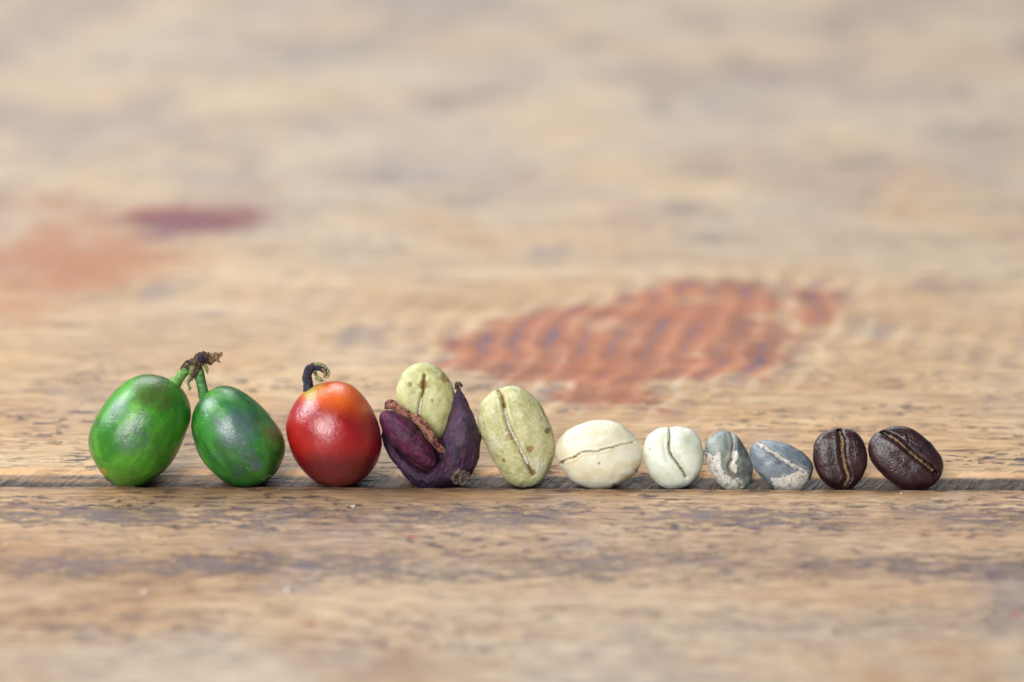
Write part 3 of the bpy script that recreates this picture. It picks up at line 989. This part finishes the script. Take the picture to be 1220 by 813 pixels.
m = skin('parchment_mottled', lin(182, 180, 122), lin(206, 202, 156), c2=lin(160, 160, 108), c3=lin(216, 214, 182), stretch=(.09, .07, .09), rough=.52, bump=.16, bscale=.35, seed=9,
         masks=[('m3', lin(214, 216, 192), .45, .9, .7), ('m1', lin(136, 92, 58), .5, .85, .75), ('m2', lin(76, 78, 64), .5, 1.0, .75)], groove=lin(138, 104, 58), grgain=(.3, 1.0), sss=.2, sssr=(1, .9, .4),
         specks=(.33, .67, .6), speckcol=lin(88, 92, 70))
bo = body_part(fr, 'bean_body', b, m)
ribbon(fr, b, 'seam', white, .28, .84, 1.7, 15, .8, 1.4, bo)

root = thing('green_bean', 'cream coloured bean lying on its side with a horizontal crease', 'coffee bean', 'coffee beans in the row')
b = Body(zpts([(800, 305), (880, 318), (950, 360), (1005, 420), (1040, 500), (1035, 580), (985, 650), (910, 700), (800, 727), (700, 715), (620, 680), (570, 620), (530, 560), (513, 500), (530, 440), (580, 380), (650, 340), (720, 315)], *Z4),
         26, 28, axis=15, flat=2.4)
b.lump(.8, 18, 12)
b.crease(zpts([(530, 585), (560, 560), (590, 543), (632, 528), (665, 505), (700, 494), (760, 492), (830, 475), (900, 458), (960, 445), (1000, 436)], *Z4), 2.9, 1.15, 1.2, seed=14, open0=True, wob=1.0)
b.blob('m1', [(670, 550, 3.4, 1.0), (684, 543.5, 2, .9), (732, 579, 5, 1), (758, 560, 3, .9), (748, 570, 6, .5)])
b.blob('m2', [(745, 572, 14, .8), (760, 555, 12, .8), (712, 552, 2, .8), (700, 575, 14, .5), (680, 565, 10, .4)])
b.blob('m3', [(713, 551, 2.2, 1.0)])
fr = Frame(root, b.c, settle(b.V, b.c))
m = skin('cream_bean_skin', lin(220, 213, 182), lin(232, 229, 208), c2=lin(222, 207, 164), c3=lin(234, 234, 222), stretch=(.06, .03, .06), rough=.42, bump=.05, seed=12,
         masks=[('m2', lin(202, 172, 104), .45, 1, .7), ('m1', lin(134, 88, 48), .5, 1.0, .8), ('m3', lin(110, 96, 66), .7, 1, .7)], groove=lin(160, 130, 88), grgain=(.45, 1.05), sss=.3, sssr=(1, .85, .6), breakup=.4)
bo = body_part(fr, 'bean_body', b, m)

Z5 = (5.304, 750, 490)
root = thing('green_bean', 'round greenish white bean with a deep vertical wavy crease', 'coffee bean', 'coffee beans in the row')
b = Body(zpts([(230, 98), (252, 112), (275, 96), (320, 98), (390, 115), (440, 160), (460, 230), (468, 310), (445, 390), (400, 450), (330, 487), (270, 493), (200, 475), (140, 420), (105, 350), (88, 280), (95, 210), (120, 150), (170, 115)], *Z5),
         21, 26, axis=100, flat=2.6, harm=14)
b.lump(.6, 14, 15)
b.crease(zpts([(252, 92), (250, 160), (245, 220), (262, 280), (300, 330), (330, 375), (362, 424)], *Z5), 5, 1.5, 1.0, seed=17, open0=True, wob=.8)
q = b.loc([[824, 525]])[0]
b.V[:, 2] -= 2.2 * np.exp(-(((b.V[:, 0] - q[0]) / 8) ** 2 + ((b.V[:, 1] - q[1]) / 5) ** 2)) * b.front
b.blob('m1', [(773.5, 535, 1.6, 1), (797, 522, 3, .6)])
fr = Frame(root, b.c, settle(b.V, b.c))
m = skin('pale_bean_skin', lin(214, 219, 196), lin(231, 235, 220), c2=lin(212, 214, 182), c3=lin(230, 237, 231), stretch=(.06, .04, .06), rough=.42, bump=.05, seed=15,
         masks=[('m1', lin(150, 140, 100), .5, .9, .7)], groove=lin(132, 100, 72), grgain=(.5, 1.05), sss=.3, sssr=(1, .9, .7), breakup=.3)
bo = body_part(fr, 'bean_body', b, m)

silver = papery('silverskin', lin(198, 193, 182), lin(232, 229, 220), lin(152, 144, 132), 5)
GREY = dict(stretch=(.06, .045, .06), rough=.42, bump=.06, sss=.15, sssr=(.8, .9, 1))
root = thing('washed_bean', 'blue-grey bean standing upright with white papery skin low on its left', 'coffee bean', 'coffee beans in the row')
b = Body(zpts([(590, 125), (640, 128), (690, 170), (730, 230), (760, 310), (778, 400), (765, 450), (730, 490), (670, 500), (600, 490), (550, 440), (510, 370), (485, 300), (475, 230), (490, 180), (530, 140)], *Z5), 20, 22, axis=108, flat=2.2)
b.lump(.8, 12, 21)
pth = zpts([(640, 122), (652, 180), (655, 230), (640, 290), (620, 340), (640, 390), (690, 440), (705, 490)], *Z5)
b.crease(pth, 4.5, 2.2, 1.0, seed=22, open0=True)
b.V[:, 2] -= 1.6 * np.exp(-((b.d - 5) / 4) ** 2) * (b.side < 0) * b.front
b.blob('m1', [(884, 535, 16, .8), (886, 560, 14, .8)])
b.blob('m2', [(868, 545, 8, .8), (862, 538, 6, .5)])
fr = Frame(root, b.c, settle(b.V, b.c))
m = skin('grey_bean_skin', lin(122, 130, 126), lin(152, 158, 151), c2=lin(104, 112, 112), c3=lin(166, 169, 157), seed=21, masks=[('m1', lin(62, 69, 76), .45, .95, .8), ('m2', lin(150, 148, 120), .4, .9, .7)],
         groove=lin(150, 140, 116), grgain=(.3, .8), **GREY)
bo = body_part(fr, 'bean_body', b, m)
q = b.V[:, :2]
ctr = lambda pts: b.loc(zpts(pts, *Z5))
poly = ctr([(485, 255), (520, 280), (560, 255), (575, 290), (570, 340), (590, 380), (610, 410), (650, 425), (690, 420), (710, 450), (690, 485), (715, 505), (600, 500), (540, 450), (495, 360)])
mask = .5 + poly_sdf(q, poly) / 14 + .22 * fbm(b.V / 3, 3, 5)
mask[b.V[:, 2] < -6] = 0
film(fr, b, 'silverskin', mask, silver, .3, 31, bo)
poly = ctr([(640, 250), (670, 245), (685, 290), (660, 320), (675, 345), (665, 390), (640, 375), (620, 345), (645, 300)])
mask = .5 + poly_sdf(q, poly) / 10 + .12 * fbm(b.V / 2.2, 3, 9)
mask[b.V[:, 2] < 0] = 0
film(fr, b, 'silverskin', mask, silver, 1.3, 35, bo)
ribbon(fr, b, 'seam', silver, .02, .45, .9, 33, .9, .9, bo)

root = thing('washed_bean', 'blue-grey bean lying tilted with a white chaff line along its crease', 'coffee bean', 'coffee beans in the row')
b = Body(zpts([(860, 185), (940, 195), (1040, 230), (1110, 275), (1150, 320), (1165, 370), (1140, 430), (1090, 490), (1030, 508), (950, 500), (890, 465), (830, 410), (780, 350), (757, 280), (765, 225), (800, 198)], *Z5), 21, 22, axis=-27, flat=2.2)
b.lump(.8, 12, 24)
b.crease(zpts([(800, 200), (870, 240), (930, 280), (990, 320), (1050, 350), (1120, 385)], *Z5), 3.5, 2.4, 1.2, seed=25, open0=True)
b.blob('m1', [(955, 545, 14, .7), (945, 535, 10, .6), (964, 570, 10, .8), (925, 550, 6, .7)])
b.blob('m2', [(915, 550, 10, .6), (905, 540, 8, .5)])
fr = Frame(root, b.c, settle(b.V, b.c))
m = skin('blue_grey_bean_skin', lin(108, 119, 127), lin(138, 148, 155), c2=lin(92, 103, 114), c3=lin(158, 166, 169), seed=24, masks=[('m1', lin(62, 73, 86), .45, .95, .8), ('m2', lin(152, 162, 172), .4, .9, .6)],
         groove=lin(168, 156, 130), grgain=(.3, .8), **GREY)
bo = body_part(fr, 'bean_body', b, m)
q = b.V[:, :2]
poly = b.loc(zpts([(885, 415), (920, 420), (950, 405), (1000, 400), (1050, 375), (1100, 370), (1120, 385), (1125, 430), (1105, 480), (1040, 510), (940, 505), (900, 465)], *Z5))
mask = .5 + poly_sdf(q, poly) / 13 + .24 * fbm(b.V / 3, 3, 15)
mask[b.V[:, 2] < -8] = 0
film(fr, b, 'silverskin', mask, silver, .3, 41, bo)
ribbon(fr, b, 'seam', silver, .0, .97, 2.7, 43, .7, 1.7, bo)

chaff = papery('chaff', lin(112, 82, 62), lin(184, 154, 116), lin(46, 27, 24), 7)
ROAST = dict(stretch=(.07, .05, .07), rough=.30, roughvar=.12, spec=.75, sss=.0, bump=.09, bscale=.42)
Z6 = (4.519, 950, 490)
root = thing('roasted_bean', 'smaller roasted dark brown bean standing upright with a pale chaff crease', 'coffee bean', 'coffee beans in the row')
b = Body(zpts([(250, 95), (310, 110), (350, 150), (372, 210), (378, 270), (360, 330), (330, 385), (280, 425), (220, 428), (160, 400), (115, 345), (90, 280), (85, 210), (100, 150), (140, 115), (195, 98)], *Z6), 14, 24, axis=98, flat=3.4)
b.lump(.7, 11, 27)
b.crease(zpts([(226, 92), (235, 160), (237, 230), (252, 300), (268, 350), (256, 388), (238, 412)], *Z6), 6.5, 3.3, 1.1, 1.9, seed=28, open0=True)
fr = Frame(root, b.c, settle(b.V, b.c))
m = skin('roasted_skin', lin(36, 15, 18), lin(54, 26, 30), c2=lin(30, 12, 20), c3=lin(64, 33, 37), seed=27, groove=lin(30, 15, 13), specks=(.6, .70, .5), speckcol=lin(120, 88, 84), wrinkle=(.3, .1, .3, .35), **ROAST)
bo = body_part(fr, 'bean_body', b, m)
ribbon(fr, b, 'chaff', chaff, .03, .93, 1.6, 45, 1.2, 1.3, bo)
ribbon(fr, b, 'chaff', chaff, .1, .8, 1.0, 47, .9, 2.2, bo, shift=1.2)

root = thing('roasted_bean', 'larger roasted dark brown bean at the far right end, leaning with a diagonal crease', 'coffee bean', 'coffee beans in the row')
b = Body(zpts([(540, 82), (600, 90), (670, 130), (730, 190), (775, 250), (788, 300), (770, 350), (730, 400), (680, 425), (610, 428), (530, 400), (470, 350), (410, 290), (385, 240), (380, 190), (400, 145), (440, 110), (490, 90)], *Z6), 16, 26, axis=-40, flat=3.2)
b.lump(.8, 13, 30)
b.crease(zpts([(452, 110), (530, 155), (590, 210), (650, 260), (710, 305), (752, 348)], *Z6), 7, 3.2, 1.3, 1.9, seed=31, open0=True)
for (x0, y0), (x1, y1), dep in [((572, 130), (585, 190), 1.0), ((600, 150), (640, 175), .7)]:
    pp = b.loc(zpts([(x0, y0), (x1, y1)], *Z6))
    dd, _, _ = polydist(b.V[:, :2], pp)
    b.V[:, 2] += dep * np.exp(-(dd / 1.6) ** 2) * b.front
fr = Frame(root, b.c, settle(b.V, b.c))
m = skin('roasted_skin_oily', lin(39, 17, 23), lin(57, 29, 36), c2=lin(33, 14, 25), c3=lin(68, 37, 43), seed=33, groove=lin(26, 13, 12), specks=(.55, .71, .6), speckcol=lin(140, 112, 112), wrinkle=(.3, .1, .3, .35), **ROAST)
bo = body_part(fr, 'bean_body', b, m)
ribbon(fr, b, 'chaff', chaff, .04, .9, 1.25, 51, 1.4, 1.0, bo)

# ------------------------------------------------------------------ crumbs on the front plank
crm = papery('white_crumb', lin(206, 198, 184), lin(222, 216, 204), lin(186, 174, 156), 2)
for px, py, r, lab in [(172, 707, .45, 'tiny white crumb on the front plank, below the left green cherry'), (343, 705, .42, 'tiny white crumb on the front plank, below the red cherry'),
                       (421, 605, .30, 'tiny pale crumb near the plank edge, below the right of the red cherry'), (1074, 588, .2, 'tiny pale crumb on the plank edge under the last roasted bean')]:
    x, y = table_point(px, py)
    th = np.linspace(0, 2 * math.pi, 14, endpoint=False)
    V = [[0, 0, 1.0]]
    for ph in (.5, 1.0, 1.57, 2.3):
        for a in th:
            V.append([math.sin(ph) * math.cos(a), math.sin(ph) * math.sin(a) * .8, math.cos(ph)])
    V.append([0, 0, -.75])
    V = np.array(V)
    V *= (1 + .35 * fbm(V * 1.3 + px, 2, 3))[:, None] * r * np.array([1, 1, .6])
    V[:, 2] -= V[:, 2].min()
    z0 = relief(np.array([x]), np.array([y]), .07)[0]
    o = link_mesh('crumb', V, sphere_faces(14, 4), crm, None, {'axis': V * 8.8})
    o.location = (x * MM, y * MM, (z0 - .03) * MM)
    describe(o, lab, 'crumb', 'crumbs on the front plank')
